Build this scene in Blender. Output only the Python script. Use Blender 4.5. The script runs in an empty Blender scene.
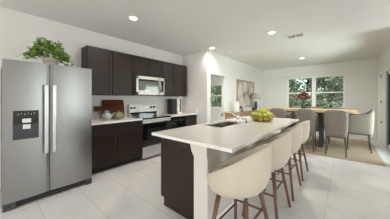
import bpy, bmesh, math, random
from mathutils import Vector, Matrix
random.seed(7)
C = bpy.context.scene.collection
S = bpy.context.scene
PI = math.pi

# ------------------------------------------------------------------ camera
F_PX, VX, HZ = 174.0, 343.0, 99.0
YAW = math.atan((VX - 195.0) / F_PX)          # turned left of +Y
cam_d = bpy.data.cameras.new('camera'); cam = bpy.data.objects.new('camera', cam_d); C.objects.link(cam)
cam.location = (0, 0, 1.34); cam.rotation_euler = (PI / 2, 0, YAW)
cam_d.sensor_width = 36; cam_d.lens = 36 * F_PX / 390.0
cam_d.shift_y = -(109.5 - HZ) / 390.0
cam_d.clip_start = 0.02
S.camera = cam

# ------------------------------------------------------------------ world, light, exposure
w = bpy.data.worlds.new('World'); S.world = w; w.use_nodes = True
nt = w.node_tree; nt.nodes.clear()
sky = nt.nodes.new('ShaderNodeTexSky'); sky.sky_type = 'NISHITA'; sky.sun_disc = False
sky.sun_elevation = math.radians(50); sky.sun_rotation = math.radians(150)
bg = nt.nodes.new('ShaderNodeBackground'); bg.inputs['Strength'].default_value = 0.4
ow = nt.nodes.new('ShaderNodeOutputWorld')
hs = nt.nodes.new('ShaderNodeHueSaturation'); hs.inputs['Saturation'].default_value = 0.3
nt.links.new(sky.outputs[0], hs.inputs['Color']); nt.links.new(hs.outputs[0], bg.inputs[0]); nt.links.new(bg.outputs[0], ow.inputs[0])

def area(name, loc, rot, sx, sy, power, col):
    l = bpy.data.lights.new(name, 'AREA'); l.shape = 'RECTANGLE'; l.size = sx; l.size_y = sy
    l.energy = power; l.color = col
    o = bpy.data.objects.new(name, l); C.objects.link(o); o.location = loc; o.rotation_euler = rot
    return o
# daylight by the big openings behind and beside the camera, with area lamps added
def portal(*a):                                  # guides the sky's light through a real opening
    o = area(*a, 1.0, (1, 1, 1)); o.data.cycles.is_portal = True
portal('daylight_rear_opening', (0.2, -5.04, 1.25), (PI / 2, 0, 0), 7.6, 2.3)
portal('daylight_side_opening', (6.54, 1.4, 1.25), (PI / 2, 0, PI / 2), 6.0, 2.4)
portal('daylight_dining_slider', (1.08, 6.2, 1.1), (PI / 2, 0, PI / 2), 1.8, 2.1)
portal('daylight_dining_window', (-0.93, 8.9, 1.56), (PI / 2, 0, PI), 1.92, 1.4)
portal('daylight_hall_window', (-5.77, 8.9, 1.51), (PI / 2, 0, PI), 1.06, 1.42)
area('daylight_rear_west', (-1.6, -4.95, 1.25), (PI / 2, 0, 0), 3.6, 2.3, 68, (1.0, 0.985, 0.96))
area('daylight_rear_east', (2.2, -4.95, 1.25), (PI / 2, 0, 0), 3.6, 2.3, 80, (1.0, 0.985, 0.96))
area('daylight_side_fill', (6.45, 3.4, 1.25), (PI / 2, 0, PI / 2), 2.0, 2.4, 78, (0.86, 0.94, 1.0))  # fill added in an unseen side opening, lights the faces turned its way
area('daylight_slider', (1.25, 5.7, 1.2), (PI / 2, 0, PI / 2), 1.6, 2.2, 175, (0.95, 0.975, 1.0))
area('hall_fill_light', (-5.3, 6.4, 2.71), (0, 0, 0), 0.8, 0.8, 42, (1.0, 0.97, 0.93))  # fill added out of view to brighten the room beyond the opening
sun_d = bpy.data.lights.new('sun', 'SUN'); sun_d.energy = 7.0; sun_d.angle = 0.02; sun_d.color = (1.0, 0.96, 0.9)
sun = bpy.data.objects.new('sun', sun_d); C.objects.link(sun); sun.rotation_euler = (math.radians(28), 0, math.radians(-12))
LAMP_W = 14.0
S.view_settings.view_transform = 'Standard'; S.view_settings.look = 'None'
S.view_settings.exposure = 0.06; S.view_settings.gamma = 1.0; S.view_settings.use_curve_mapping = False
S.cycles.max_bounces = 12; S.cycles.diffuse_bounces = 8; S.cycles.glossy_bounces = 4
S.cycles.transmission_bounces = 8; S.cycles.transparent_max_bounces = 12
S.cycles.use_denoising = True
S.cycles.sample_clamp_indirect = 4.0; S.cycles.caustics_reflective = False; S.cycles.caustics_refractive = False

# ------------------------------------------------------------------ materials
def lin(c):
    return tuple(((x / 255.0) / 12.92 if x / 255.0 <= 0.04045 else ((x / 255.0 + 0.055) / 1.055) ** 2.4) for x in c)
def mat(name, rgb, rough=0.5, metal=0.0, var=0.06, scale=8.0, bump=0.0, bscale=60.0, stretch=None, coat=0.0, emit=None, spec=0.5, sheen=0.0):
    m = bpy.data.materials.new(name); m.use_nodes = True
    n, l = m.node_tree.nodes, m.node_tree.links
    b = n['Principled BSDF']
    c = lin(rgb)
    tc = n.new('ShaderNodeTexCoord'); mp = n.new('ShaderNodeMapping'); l.new(tc.outputs['Object'], mp.inputs[0])
    if stretch: mp.inputs['Scale'].default_value = stretch
    ns = n.new('ShaderNodeTexNoise'); ns.inputs['Scale'].default_value = scale; ns.inputs['Detail'].default_value = 5
    l.new(mp.outputs[0], ns.inputs['Vector'])
    r = n.new('ShaderNodeValToRGB'); r.color_ramp.elements[0].position = 0.3; r.color_ramp.elements[1].position = 0.7
    r.color_ramp.elements[0].color = (*[max(0, x * (1 - var)) for x in c], 1)
    r.color_ramp.elements[1].color = (*[min(1, x * (1 + var)) for x in c], 1)
    l.new(ns.outputs['Fac'], r.inputs[0]); l.new(r.outputs[0], b.inputs['Base Color'])
    b.inputs['Roughness'].default_value = rough; b.inputs['Metallic'].default_value = metal
    b.inputs['Specular IOR Level'].default_value = spec
    b.inputs['Coat Weight'].default_value = coat
    b.inputs['Sheen Weight'].default_value = sheen
    if emit:
        b.inputs['Emission Color'].default_value = (*lin(emit[0]), 1); b.inputs['Emission Strength'].default_value = emit[1]
    if bump:
        n2 = n.new('ShaderNodeTexNoise'); n2.inputs['Scale'].default_value = bscale; n2.inputs['Detail'].default_value = 4
        l.new(mp.outputs[0], n2.inputs['Vector'])
        bp = n.new('ShaderNodeBump'); bp.inputs['Strength'].default_value = bump; bp.inputs['Distance'].default_value = 0.01
        l.new(n2.outputs['Fac'], bp.inputs['Height']); l.new(bp.outputs[0], b.inputs['Normal'])
    return m
def ramp_mat(name, stops, rough=0.8, scale=6.0, detail=8.0, stretch=None):
    m = mat(name, stops[0][1], rough)
    n = m.node_tree.nodes
    r = [x for x in n if x.type == 'VALTORGB'][0]; ns = [x for x in n if x.type == 'TEX_NOISE'][0]
    ns.inputs['Scale'].default_value = scale; ns.inputs['Detail'].default_value = detail
    if stretch: [x for x in n if x.type == 'MAPPING'][0].inputs['Scale'].default_value = stretch
    e = r.color_ramp.elements
    e[0].position = stops[0][0]; e[0].color = (*lin(stops[0][1]), 1)
    e[1].position = stops[1][0]; e[1].color = (*lin(stops[1][1]), 1)
    for p, c in stops[2:]:
        x = e.new(p); x.color = (*lin(c), 1)
    return m
def glass(name, tint=(235, 245, 240), rough=0.0):
    m = bpy.data.materials.new(name); m.use_nodes = True
    n, l = m.node_tree.nodes, m.node_tree.links
    n.remove(n['Principled BSDF'])
    t = n.new('ShaderNodeBsdfTransparent'); t.inputs[0].default_value = (*lin(tint), 1)
    g = n.new('ShaderNodeBsdfGlossy'); g.inputs['Roughness'].default_value = rough
    lw = n.new('ShaderNodeLayerWeight'); lw.inputs[0].default_value = 0.15
    mx = n.new('ShaderNodeMixShader'); l.new(lw.outputs['Fresnel'], mx.inputs[0]); l.new(t.outputs[0], mx.inputs[1]); l.new(g.outputs[0], mx.inputs[2])
    l.new(mx.outputs[0], n['Material Output'].inputs[0])
    return m
def tile_mat():
    m = mat('floor_tile', (214, 211, 208), 0.26, var=0.11, scale=1.5, spec=0.5)
    n, l = m.node_tree.nodes, m.node_tree.links; b = n['Principled BSDF']
    tc = [x for x in n if x.type == 'TEX_COORD'][0]
    r = [x for x in n if x.type == 'VALTORGB'][0]
    mp = n.new('ShaderNodeMapping'); mp.inputs['Location'].default_value = (-0.09 + 0.93 * 20, -0.895 + 0.465 * 30, 0)
    l.new(tc.outputs['Object'], mp.inputs[0])
    bk = n.new('ShaderNodeTexBrick'); bk.offset = 0.0; bk.squash = 1.0
    bk.inputs['Scale'].default_value = 1.0; bk.inputs['Brick Width'].default_value = 0.93; bk.inputs['Row Height'].default_value = 0.465
    bk.inputs['Mortar Size'].default_value = 0.0035; bk.inputs['Mortar Smooth'].default_value = 0.2
    l.new(mp.outputs[0], bk.inputs['Vector'])
    bk.inputs['Color1'].default_value = (0.95, 0.95, 0.95, 1); bk.inputs['Color2'].default_value = (1, 1, 1, 1)
    bk.inputs['Mortar'].default_value = (0.72, 0.70, 0.67, 1)
    mx = n.new('ShaderNodeMix'); mx.data_type = 'RGBA'; mx.blend_type = 'MULTIPLY'; mx.inputs['Factor'].default_value = 1
    l.new(r.outputs[0], mx.inputs[6]); l.new(bk.outputs['Color'], mx.inputs[7]); l.new(mx.outputs[2], b.inputs['Base Color'])
    # faint cloudy veins of the porcelain
    ns = [x for x in n if x.type == 'TEX_NOISE'][0]; ns.inputs['Detail'].default_value = 8; ns.inputs['Distortion'].default_value = 0.6
    bp = n.new('ShaderNodeBump'); bp.inputs['Strength'].default_value = 0.15; bp.inputs['Distance'].default_value = 0.004; bp.invert = True
    l.new(bk.outputs['Fac'], bp.inputs['Height']); l.new(bp.outputs[0], b.inputs['Normal'])
    return m
M = {}
M['wall'] = mat('wall_paint', (229, 226, 222), 0.9, var=0.012, scale=3, bump=0.03, bscale=150)
M['wall_cool'] = mat('wall_paint_dining', (229, 230, 226), 0.9, var=0.012, scale=3, bump=0.03, bscale=150)
M['ceil'] = mat('ceiling_paint', (225, 225, 222), 0.95, var=0.015, scale=2, bump=0.05, bscale=90)
M['trim'] = mat('white_trim', (238, 238, 234), 0.45, var=0.01)
M['floor'] = tile_mat()
M['espresso'] = mat('espresso_wood', (40, 29, 22), 0.40, var=0.22, scale=5, stretch=(14, 14, 1.2), coat=0.05, spec=0.3, bump=0.03)
M['espresso_in'] = mat('cabinet_shadow_line', (26, 21, 19), 0.6)
M['steel'] = mat('stainless', (150, 150, 146), 0.32, metal=0.92, var=0.03, scale=4, stretch=(60, 60, 0.8))
M['sink_steel'] = mat('sink_steel', (150, 138, 118), 0.3, metal=0.8, var=0.05)
M['steel_bright'] = mat('polished_steel', (184, 184, 182), 0.3, metal=0.9, var=0.02)
M['steel_flat'] = mat('brushed_steel_panel', (200, 196, 190), 0.42, metal=0.55, var=0.03, scale=4, stretch=(1, 30, 30))
M['chrome'] = mat('chrome', (205, 205, 205), 0.15, metal=1.0, var=0.01)
M['darkgrey'] = mat('dark_grey_enamel', (66, 66, 67), 0.45, var=0.04)
M['black'] = mat('black_plastic', (20, 20, 21), 0.35, var=0.05)
M['blackglass'] = mat('black_glass', (13, 14, 15), 0.06, var=0.05, coat=0.6)
M['greyglass'] = mat('smoked_glass', (92, 97, 88), 0.12, var=0.05, coat=0.5)
M['grey_plastic'] = mat('grey_plastic', (150, 150, 148), 0.4)
M['white_plastic'] = mat('white_plastic', (228, 227, 222), 0.4, var=0.02)
M['quartz'] = mat('quartz_top', (228, 223, 217), 0.22, var=0.05, scale=26, coat=0.15)
M['knee'] = mat('knee_wall_paint', (206, 201, 194), 0.8, var=0.012, scale=3)
M['cream'] = mat('cream_fabric', (192, 183, 164), 0.85, var=0.03, scale=30, bump=0.12, bscale=300, sheen=0.2)
M['cream_seam'] = mat('cream_piping', (196, 180, 150), 0.85)
M['walnut'] = mat('walnut', (98, 66, 46), 0.45, var=0.25, scale=6, stretch=(14, 14, 1.5))
M['taupe'] = mat('taupe_upholstery', (116, 108, 99), 0.85, var=0.05, scale=30, bump=0.1, bscale=300, sheen=0.15)
M['taupe_leg'] = mat('dark_taupe_metal', (66, 60, 55), 0.45)
M['lightwood'] = mat('light_oak', (205, 178, 142), 0.45, var=0.12, scale=5, stretch=(1.2, 14, 14))
M['sidewood'] = mat('console_oak', (180, 144, 108), 0.45, var=0.14, scale=5, stretch=(14, 1.4, 14))
M['trestle'] = mat('charcoal_wood', (48, 45, 43), 0.5, var=0.1)
M['rug'] = mat('jute_rug', (158, 138, 117), 0.95, var=0.14, scale=9, stretch=(1, 12, 1), bump=0.4, bscale=160)
M['board'] = mat('cutting_board_wood', (92, 50, 26), 0.8, spec=0.2, var=0.25, scale=6, stretch=(12, 1.5, 12))
M['board_dark'] = mat('dark_cutting_board_wood', (72, 40, 22), 0.8, spec=0.2, var=0.25, scale=6, stretch=(12, 1.5, 12))
M['teal_glaze'] = mat('blue_grey_glaze', (158, 165, 162), 0.3, var=0.08, scale=12, coat=0.3)
M['green_glaze'] = mat('sage_glaze', (124, 120, 84), 0.35, var=0.1, scale=12, coat=0.3)
M['bronze'] = mat('bronze_wire', (168, 128, 72), 0.35, metal=0.7)
M['apple'] = mat('green_apple_skin', (188, 198, 74), 0.32, var=0.22, scale=14)
M['stalk'] = mat('stalk_brown', (84, 62, 36), 0.8)
M['leaf'] = ramp_mat('foliage_green', [(0.3, (78, 108, 42)), (0.7, (172, 200, 112)), (0.5, (122, 158, 72))], 0.6, scale=12)
M['pot'] = mat('whitewashed_pot', (190, 182, 172), 0.8, var=0.14, scale=9, stretch=(1, 1, 5), bump=0.2, bscale=40)
M['soil'] = mat('potting_soil', (52, 40, 30), 0.95)
M['red'] = ramp_mat('red_petal', [(0.3, (66, 16, 22)), (0.7, (146, 42, 48))], 0.7, scale=30)
M['stem'] = mat('flower_stem', (70, 92, 50), 0.7)
M['glass'] = glass('clear_glass')
M['pane'] = glass('window_glass', (214, 224, 218))
M['doorglass'] = glass('door_glass', (222, 230, 226))
M['navy'] = mat('navy_ceramic', (42, 60, 92), 0.3, var=0.1, coat=0.3)
M['shade'] = mat('lamp_shade_linen', (178, 166, 156), 0.9, var=0.04, scale=40)
M['white_glaze'] = mat('white_ceramic', (236, 234, 230), 0.35, var=0.02)
M['brass'] = mat('brass', (190, 158, 96), 0.3, metal=0.8)
M['frame_wood'] = mat('picture_frame_oak', (168, 140, 108), 0.5, var=0.12, scale=8)
M['canvas'] = ramp_mat('painted_canvas', [(0.30, (122, 108, 98)), (0.66, (214, 210, 204)), (0.42, (178, 170, 163)), (0.54, (204, 199, 192))], 0.9, scale=2.6, detail=9)
M['lens'] = mat('lamp_lens', (255, 250, 238), 0.5, emit=((255, 247, 230), 9.0))
M['led'] = mat('indicator_marks', (170, 176, 178), 0.4)
M['bark'] = mat('tree_bark', (92, 80, 66), 0.9, var=0.2, scale=6)
M['tree_a'] = ramp_mat('tree_leaves_dark', [(0.3, (98, 106, 88)), (0.7, (186, 190, 160))], 0.7, scale=3)
M['tree_b'] = ramp_mat('tree_leaves_olive', [(0.3, (112, 114, 98)), (0.7, (212, 212, 190))], 0.7, scale=3)
M['grass'] = ramp_mat('lawn', [(0.35, (70, 84, 50)), (0.65, (118, 126, 80))], 0.95, scale=4)

# ------------------------------------------------------------------ mesh helpers
class MB:
    """collects shapes, in world coordinates, into ONE mesh"""
    def __init__(s): s.bm = bmesh.new(); s.mi = 0
    def _fin(s, faces):
        for f in faces: f.material_index = s.mi
    def box(s, x0, x1, y0, y1, z0, z1, bev=0.0, seg=2):
        t = bmesh.new()
        bmesh.ops.create_cube(t, size=1)
        for v in t.verts:
            v.co = Vector((x0 + (v.co.x + .5) * (x1 - x0), y0 + (v.co.y + .5) * (y1 - y0), z0 + (v.co.z + .5) * (z1 - z0)))
        if bev: bmesh.ops.bevel(t, geom=t.edges[:], offset=bev, segments=seg, affect='EDGES', profile=0.6)
        s.merge(t); return s
    def merge(s, t, mx=None):
        if mx is not None: bmesh.ops.transform(t, matrix=mx, verts=t.verts)
        vm = {}
        for v in t.verts: vm[v] = s.bm.verts.new(v.co)
        for f in t.faces:
            try:
                nf = s.bm.faces.new([vm[v] for v in f.verts]); nf.material_index = s.mi; nf.smooth = f.smooth
            except ValueError: pass
        t.free()
    def tube(s, pts, r, n=10, caps=True):
        """r: one radius or one per point"""
        pts = [Vector(p) for p in pts]; rs = r if isinstance(r, (list, tuple)) else [r] * len(pts)
        rings = []; up = Vector((0, 0, 1)); prev = None
        for i, p in enumerate(pts):
            d = (pts[min(i + 1, len(pts) - 1)] - pts[max(i - 1, 0)]).normalized()
            if prev is None:
                a = d.cross(up) if abs(d.z) < 0.95 else d.cross(Vector((1, 0, 0)))
            else: a = prev - d * prev.dot(d)
            a.normalize(); prev = a; b = d.cross(a)
            rings.append([s.bm.verts.new(p + (a * math.cos(2 * PI * k / n) + b * math.sin(2 * PI * k / n)) * rs[i]) for k in range(n)])
        for i in range(len(rings) - 1):
            for k in range(n):
                f = s.bm.faces.new([rings[i][k], rings[i][(k + 1) % n], rings[i + 1][(k + 1) % n], rings[i + 1][k]]); f.smooth = True; f.material_index = s.mi
        if caps:
            for rg in (rings[0][::-1], rings[-1]):
                f = s.bm.faces.new(rg); f.material_index = s.mi
        return s
    def lathe(s, c, prof, n=24, mx=None):
        """prof: (radius, z) pairs about the vertical axis through c"""
        t = bmesh.new(); rings = []
        for r, z in prof:
            if r < 1e-5: rings.append([t.verts.new((0, 0, z))])
            else: rings.append([t.verts.new((r * math.cos(2 * PI * k / n), r * math.sin(2 * PI * k / n), z)) for k in range(n)])
        for a, b in zip(rings, rings[1:]):
            for k in range(n):
                k2 = (k + 1) % n
                if len(a) == 1 and len(b) == 1: continue
                if len(a) == 1: f = t.faces.new([a[0], b[k2], b[k]])
                elif len(b) == 1: f = t.faces.new([a[k], a[k2], b[0]])
                else: f = t.faces.new([a[k], a[k2], b[k2], b[k]])
                f.smooth = True
        if mx is not None: bmesh.ops.transform(t, matrix=mx, verts=t.verts)
        s.merge(t, Matrix.Translation(c)); return s
    def ball(s, c, rx, ry=None, rz=None, n=2):
        t = bmesh.new(); bmesh.ops.create_icosphere(t, subdivisions=n, radius=1)
        for f in t.faces: f.smooth = True
        s.merge(t, Matrix.Translation(c) @ Matrix.Diagonal((rx, ry or rx, rz or rx, 1))); return s
    def prism(s, pts, vec, bev=0.0):
        t = bmesh.new(); vs = [t.verts.new(p) for p in pts]; f = t.faces.new(vs)
        r = bmesh.ops.extrude_face_region(t, geom=[f])
        bmesh.ops.translate(t, vec=vec, verts=[v for v in r['geom'] if isinstance(v, bmesh.types.BMVert)])
        bmesh.ops.recalc_face_normals(t, faces=t.faces[:])
        if bev: bmesh.ops.bevel(t, geom=t.edges[:], offset=bev, segments=2, affect='EDGES', profile=0.6)
        s.merge(t); return s
    def quad(s, c, u, v, sm=False):
        c, u, v = Vector(c), Vector(u), Vector(v)
        f = s.bm.faces.new([s.bm.verts.new(c - u - v), s.bm.verts.new(c + u - v), s.bm.verts.new(c + u + v), s.bm.verts.new(c - u + v)])
        f.material_index = s.mi; f.smooth = sm
    def build(s, name, mats, parent=None, fix=True):
        if fix: bmesh.ops.recalc_face_normals(s.bm, faces=s.bm.faces[:])
        off = Vector((0, 0, 0))
        if parent is None:
            xs = [v.co for v in s.bm.verts]
            lo = Vector([min(v[i] for v in xs) for i in range(3)]); hi = Vector([max(v[i] for v in xs) for i in range(3)])
            off = Vector(((lo.x + hi.x) / 2, (lo.y + hi.y) / 2, lo.z))
        else:
            r = parent
            while r is not None: off = off + r.location; r = r.parent
        for v in s.bm.verts: v.co = v.co - off
        me = bpy.data.meshes.new(name); s.bm.to_mesh(me); s.bm.free()
        for m in (mats if isinstance(mats, (list, tuple)) else [mats]): me.materials.append(m)
        o = bpy.data.objects.new(name, me); C.objects.link(o)
        if parent is None: o.location = off
        else: o.parent = parent
        return o
def tag(o, label=None, cat=None, group=None, kind=None):
    if label: o['label'] = label
    if cat: o['category'] = cat
    if group: o['group'] = group
    if kind: o['kind'] = kind
    return o
def thing(name, loc, label, cat, group=None):
    o = bpy.data.objects.new(name, None); o.empty_display_size = 0.1; C.objects.link(o); o.location = loc
    return tag(o, label, cat, group)
def copy_tree(o, parent=None):
    c = o.copy(); C.objects.link(c); c.parent = parent
    for ch in list(o.children): copy_tree(ch, c)
    return c
def struct(name, mb, m, parent=None):
    o = mb.build(name, m, parent)
    if parent is None: o['kind'] = 'structure'
    return o

# ------------------------------------------------------------------ the setting
CEIL = 2.74
XL, YK, XD, YB, XR = -3.95, 4.0, -2.95, 8.65, 0.90
struct('floor', MB().box(-7.2, 6.7, -5.2, 8.85, -0.12, 0.0), M['floor'])
struct('ceiling', MB().box(-7.2, 6.7, -5.2, 8.85, CEIL, CEIL + 0.12), M['ceil'])
struct('wall_left', MB().box(XL - 0.15, XL, -5.2, YK + 0.15, 0, CEIL), M['wall'])
struct('wall_kitchen_end', MB().box(XL, XD, YK, YK + 0.15, 0, CEIL), M['wall'])
OY0, OY1, OZ = 4.17, 4.97, 2.08
struct('wall_dining', MB().box(XD - 0.12, XD, YK + 0.15, OY0, 0, CEIL).box(XD - 0.12, XD, OY1, YB, 0, CEIL).box(XD - 0.12, XD, OY0, OY1, OZ, CEIL), M['wall_cool'])
W1 = (-1.93, 0.075, 0.86, 2.30)      # dining window: x0, x1, z0, z1
W2 = (-6.30, -5.24, 0.80, 2.22)    # window at the end of the hall room
b = MB()
for x0, x1 in ((-7.2, W2[0]), (W2[1], W1[0]), (W1[1], XR + 0.15)): b.box(x0, x1, YB, YB + 0.18, 0, CEIL)
for W in (W1, W2): b.box(W[0], W[1], YB, YB + 0.18, 0, W[2]); b.box(W[0], W[1], YB, YB + 0.18, W[3], CEIL)
struct('wall_back', b, M['wall_cool'])
DY0, DY1, DZ = 5.25, 8.30, 2.16
struct('wall_right', MB().box(XR, XR + 0.15, 5.0, DY0, 0, CEIL).box(XR, XR + 0.15, DY1, YB, 0, CEIL).box(XR, XR + 0.15, DY0, DY1, DZ, CEIL), M['wall'])
struct('wall_jog', MB().box(XR + 0.15, 6.7, 5.0, 5.15, 0, CEIL), M['wall'])
struct('wall_side', MB().box(6.5, 6.7, -5.2, -1.6, 0, CEIL).box(6.5, 6.7, 4.4, 5.0, 0, CEIL).box(6.5, 6.7, -1.6, 4.4, 2.45, CEIL), M['wall'])
struct('wall_rear', MB().box(XL, -3.6, -5.2, -5.0, 0, CEIL).box(4.0, 6.5, -5.2, -5.0, 0, CEIL).box(-3.6, 4.0, -5.2, -5.0, 2.4, CEIL), M['wall'])
struct('wall_hall', MB().box(-7.2, -7.05, 4.0, YB, 0, CEIL).box(-7.05, XL - 0.15, 4.0, 4.15, 0, CEIL), M['wall_cool'])
def base(name, *bx):
    b = MB()
    for q in bx: b.box(*q, 0.0, 0.10, 0.004)
    struct(name, b, M['trim'])
base('baseboard_back', (XD, XR, YB - 0.014, YB))
base('baseboard_dining', (XD, XD + 0.014, YK + 0.0, OY0), (XD, XD + 0.014, OY1, YB - 0.014))
base('baseboard_right', (XR - 0.014, XR, DY1, YB - 0.014))
base('baseboard_kitchen', (-3.32, XD, YK - 0.014, YK))
base('baseboard_hall', (-7.05, XD - 0.12, YB - 0.014, YB))

def window(n, W, units):
    x0, x1, z0, z1 = W
    b = MB(); fw = 0.045; yf0, yf1 = YB + 0.03, YB + 0.11
    b.box(x0, x1, yf0, yf1, z0, z0 + fw); b.box(x0, x1, yf0, yf1, z1 - fw, z1)
    b.box(x0, x0 + fw, yf0, yf1, z0, z1); b.box(x1 - fw, x1, yf0, yf1, z0, z1)
    wd = (x1 - x0) / units
    for k in range(1, units): b.box(x0 + k * wd - 0.055, x0 + k * wd + 0.055, yf0 - 0.01, yf1, z0, z1)
    wo = struct('window_%d' % n, b, M['trim'])
    zm = (z0 + z1) / 2 + 0.02
    for k in range(units):
        xa, xb = x0 + k * wd + 0.04, x0 + (k + 1) * wd - 0.04
        for za, zb, yo in ((z0 + 0.03, zm + 0.025, 0.0), (zm - 0.025, z1 - 0.03, 0.03)):
            s = MB(); t = 0.03; y0, y1 = YB + 0.045 + yo, YB + 0.072 + yo
            s.box(xa, xb, y0, y1, za, za + 0.05); s.box(xa, xb, y0, y1, zb - 0.05, zb); s.box(xa, xa + t, y0, y1, za, zb); s.box(xb - t, xb, y0, y1, za, zb)
            so = s.build('sash', M['trim'], wo)
            MB().box(xa + 0.02, xb - 0.02, y0 + 0.010, y0 + 0.014, za + 0.02, zb - 0.02).build('pane', M['pane'], so)
    MB().box(x0 - 0.03, x1 + 0.03, YB - 0.03, YB + 0.05, z0 - 0.025, z0, 0.004).build('window_sill', M['trim'], wo)
    return wo
window(1, W1, 2); window(2, W2, 1)

# glazed patio door in the right wall
b = MB()
b.box(XR - 0.02, XR + 0.12, DY1 - 0.06, DY1, 0, DZ).box(XR - 0.02, XR + 0.12, DY0, DY0 + 0.06, 0, DZ).box(XR - 0.02, XR + 0.12, DY0, DY1, DZ - 0.06, DZ)
d1 = struct('door_1', b, M['trim'])
MB().box(XR + 0.02, XR + 0.07, 7.30, DY1 - 0.06, 0, DZ - 0.06, 0.004).build('door_panel', M['trim'], d1)
MB().box(XR + 0.03, XR + 0.10, 7.14, 7.30, 0, DZ - 0.06, 0.004).build('meeting_stile', M['grey_plastic'], d1)
MB().box(XR + 0.05, XR + 0.10, 7.08, 7.14, 0, DZ - 0.06, 0.004).build('stile', M['darkgrey'], d1)
b = MB().box(XR + 0.05, XR + 0.10, DY0 + 0.06, 7.08, 0, 0.09).box(XR + 0.05, XR + 0.10, DY0 + 0.06, 7.08, DZ - 0.13, DZ - 0.06).box(XR + 0.05, XR + 0.10, DY0 + 0.06, DY0 + 0.13, 0.09, DZ - 0.13)
sl = b.build('sliding_frame', M['trim'], d1)
MB().box(XR + 0.07, XR + 0.078, DY0 + 0.13, 7.08, 0.09, DZ - 0.13).build('pane', M['doorglass'], sl)
for z in (0.62, 1.25, 2.05):
    MB().box(XR + 0.005, XR + 0.03, 7.93, 8.02, z - 0.035, z + 0.035, 0.005).build('hinge', M['darkgrey'], d1)

# ground and trees outside
struct('patio', MB().box(-9, 7, 8.86, 11.2, -0.14, -0.06).box(1.06, 7, 5.16, 8.86, -0.14, -0.06), mat('bounce_slab_concrete', (206, 200, 190), 0.9, var=0.08, scale=3))  # unseen pale slab added to bounce sunlight in through the glass
tag(MB().box(-16, 14, 8.9, 26, -0.25, -0.13).build('ground', M['grass']), kind='structure')

# ------------------------------------------------------------------ refrigerator
FX, FY0, FY1, FS, FZ = -3.035, 0.09, 1.045, 0.525, 1.815
rf = thing('refrigerator', (-3.5, 0.57, 0), 'tall stainless side by side refrigerator with water dispenser at left wall', 'refrigerator')
MB().box(-3.86, FX - 0.085, FY0 + 0.008, FY1 - 0.008, 0.03, FZ - 0.025, 0.006).build('cabinet', M['darkgrey'], rf)
def fridge_door(y0, y1):
    b = MB(); n = 14; z0, z1 = 0.09, FZ
    # front face bows out a little across its width; rounded edges
    pts = [(FX - 0.08, y0, 0), (FX - 0.08, y1, 0)]
    for k in range(n + 1):
        t = k / n; y = y1 + (y0 - y1) * t
        e = min(t, 1 - t); x = FX - 0.012 + 0.012 * (1 - (2 * t - 1) ** 2)
        if e < 0.02: x -= 0.004
        pts.append((x, y, 0))
    b.prism([(p[0], p[1], z0) for p in pts], (0, 0, z1 - z0))
    return b
dl = fridge_door(FY0, FS - 0.004).build('door', M['steel'], rf)
dr = fridge_door(FS + 0.004, FY1).build('door', M['steel'], rf)
def fridge_handle(y, d):
    b = MB()
    b.box(FX + 0.035, FX + 0.058, y - 0.021, y + 0.021, 0.62, 1.53, 0.009, 3)
    b.box(FX - 0.005, FX + 0.045, y - 0.014, y + 0.014, 0.66, 0.72, 0.005); b.box(FX - 0.005, FX + 0.045, y - 0.014, y + 0.014, 1.43, 1.49, 0.005)
    return b.build('handle', M['steel_bright'], d)
MB().box(FX - 0.10, FX - 0.022, FS - 0.0045, FS + 0.0045, 0.095, FZ - 0.004).build('door_gap_shade', M['black'], rf)  # black strip added to put the dark of the gap between the doors
fridge_handle(FS - 0.042, dl); fridge_handle(FS + 0.042, dr)
# dispenser let into the left door
b = MB(); y0, y1, z0, z1, zx = 0.175, 0.41, 0.84, 1.195, 1.10
b.box(FX - 0.01, FX + 0.008, y0, y1, zx, z1, 0.003)
b.box(FX - 0.01, FX + 0.008, y0, y0 + 0.02, z0, zx).box(FX - 0.01, FX + 0.008, y1 - 0.02, y1, z0, zx).box(FX - 0.01, FX + 0.010, y0, y1, z0, z0 + 0.025)
b.box(FX - 0.012, FX + 0.001, y0, y1, z0, zx)
b.build('dispenser', M['blackglass'], dl)
MB().box(FX + 0.002, FX + 0.022, 0.255, 0.335, 1.045, 1.095, 0.004).build('dispenser_spout', M['white_plastic'], dl)
MB().box(FX + 0.002, FX + 0.014, 0.26, 0.33, 0.965, 1.022, 0.004).build('dispenser_paddle', M['white_plastic'], dl)
for k in range(6): MB().box(FX + 0.008, FX + 0.0095, 0.215 + k * 0.03, 0.222 + k * 0.03, 1.14 + 0.008 * (k % 2), 1.157 + 0.008 * (k % 2)).build('dispenser_button', M['led'], dl)
b = MB().box(-3.20, FX - 0.03, FY0 + 0.11, FY1 - 0.07, 0.022, 0.055, 0.006).box(-3.20, FX - 0.05, FY0 + 0.11, FY1 - 0.07, 0.055, 0.086)
b.box(-3.20, FX - 0.022, FY0 + 0.11, FY1 - 0.07, 0.062, 0.074, 0.003)
b.build('kick_grille', M['black'], rf)
for (ya, yb) in ((FY0, FY0 + 0.11), (FY1 - 0.08, FY1)):
    ft = MB().box(-3.22, FX - 0.005, ya, yb, 0.0, 0.088, 0.008).build('foot_cover', M['darkgrey'], rf)
    b = MB()
    for yy in (ya + 0.025, ya + 0.055):
        b.lathe((FX - 0.006, yy, 0.05), [(0, 0), (0.011, 0), (0.011, 0.006), (0, 0.006)], 12, Matrix.Rotation(PI / 2, 4, 'Y'))
    b.build('screw_cap', M['black'], ft)
for y in (FY0 + 0.06, FY1 - 0.06): MB().box(-3.22, FX - 0.09, y - 0.035, y + 0.035, FZ - 0.025, FZ + 0.005, 0.004).build('hinge_cover', M['darkgrey'], rf)

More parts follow.
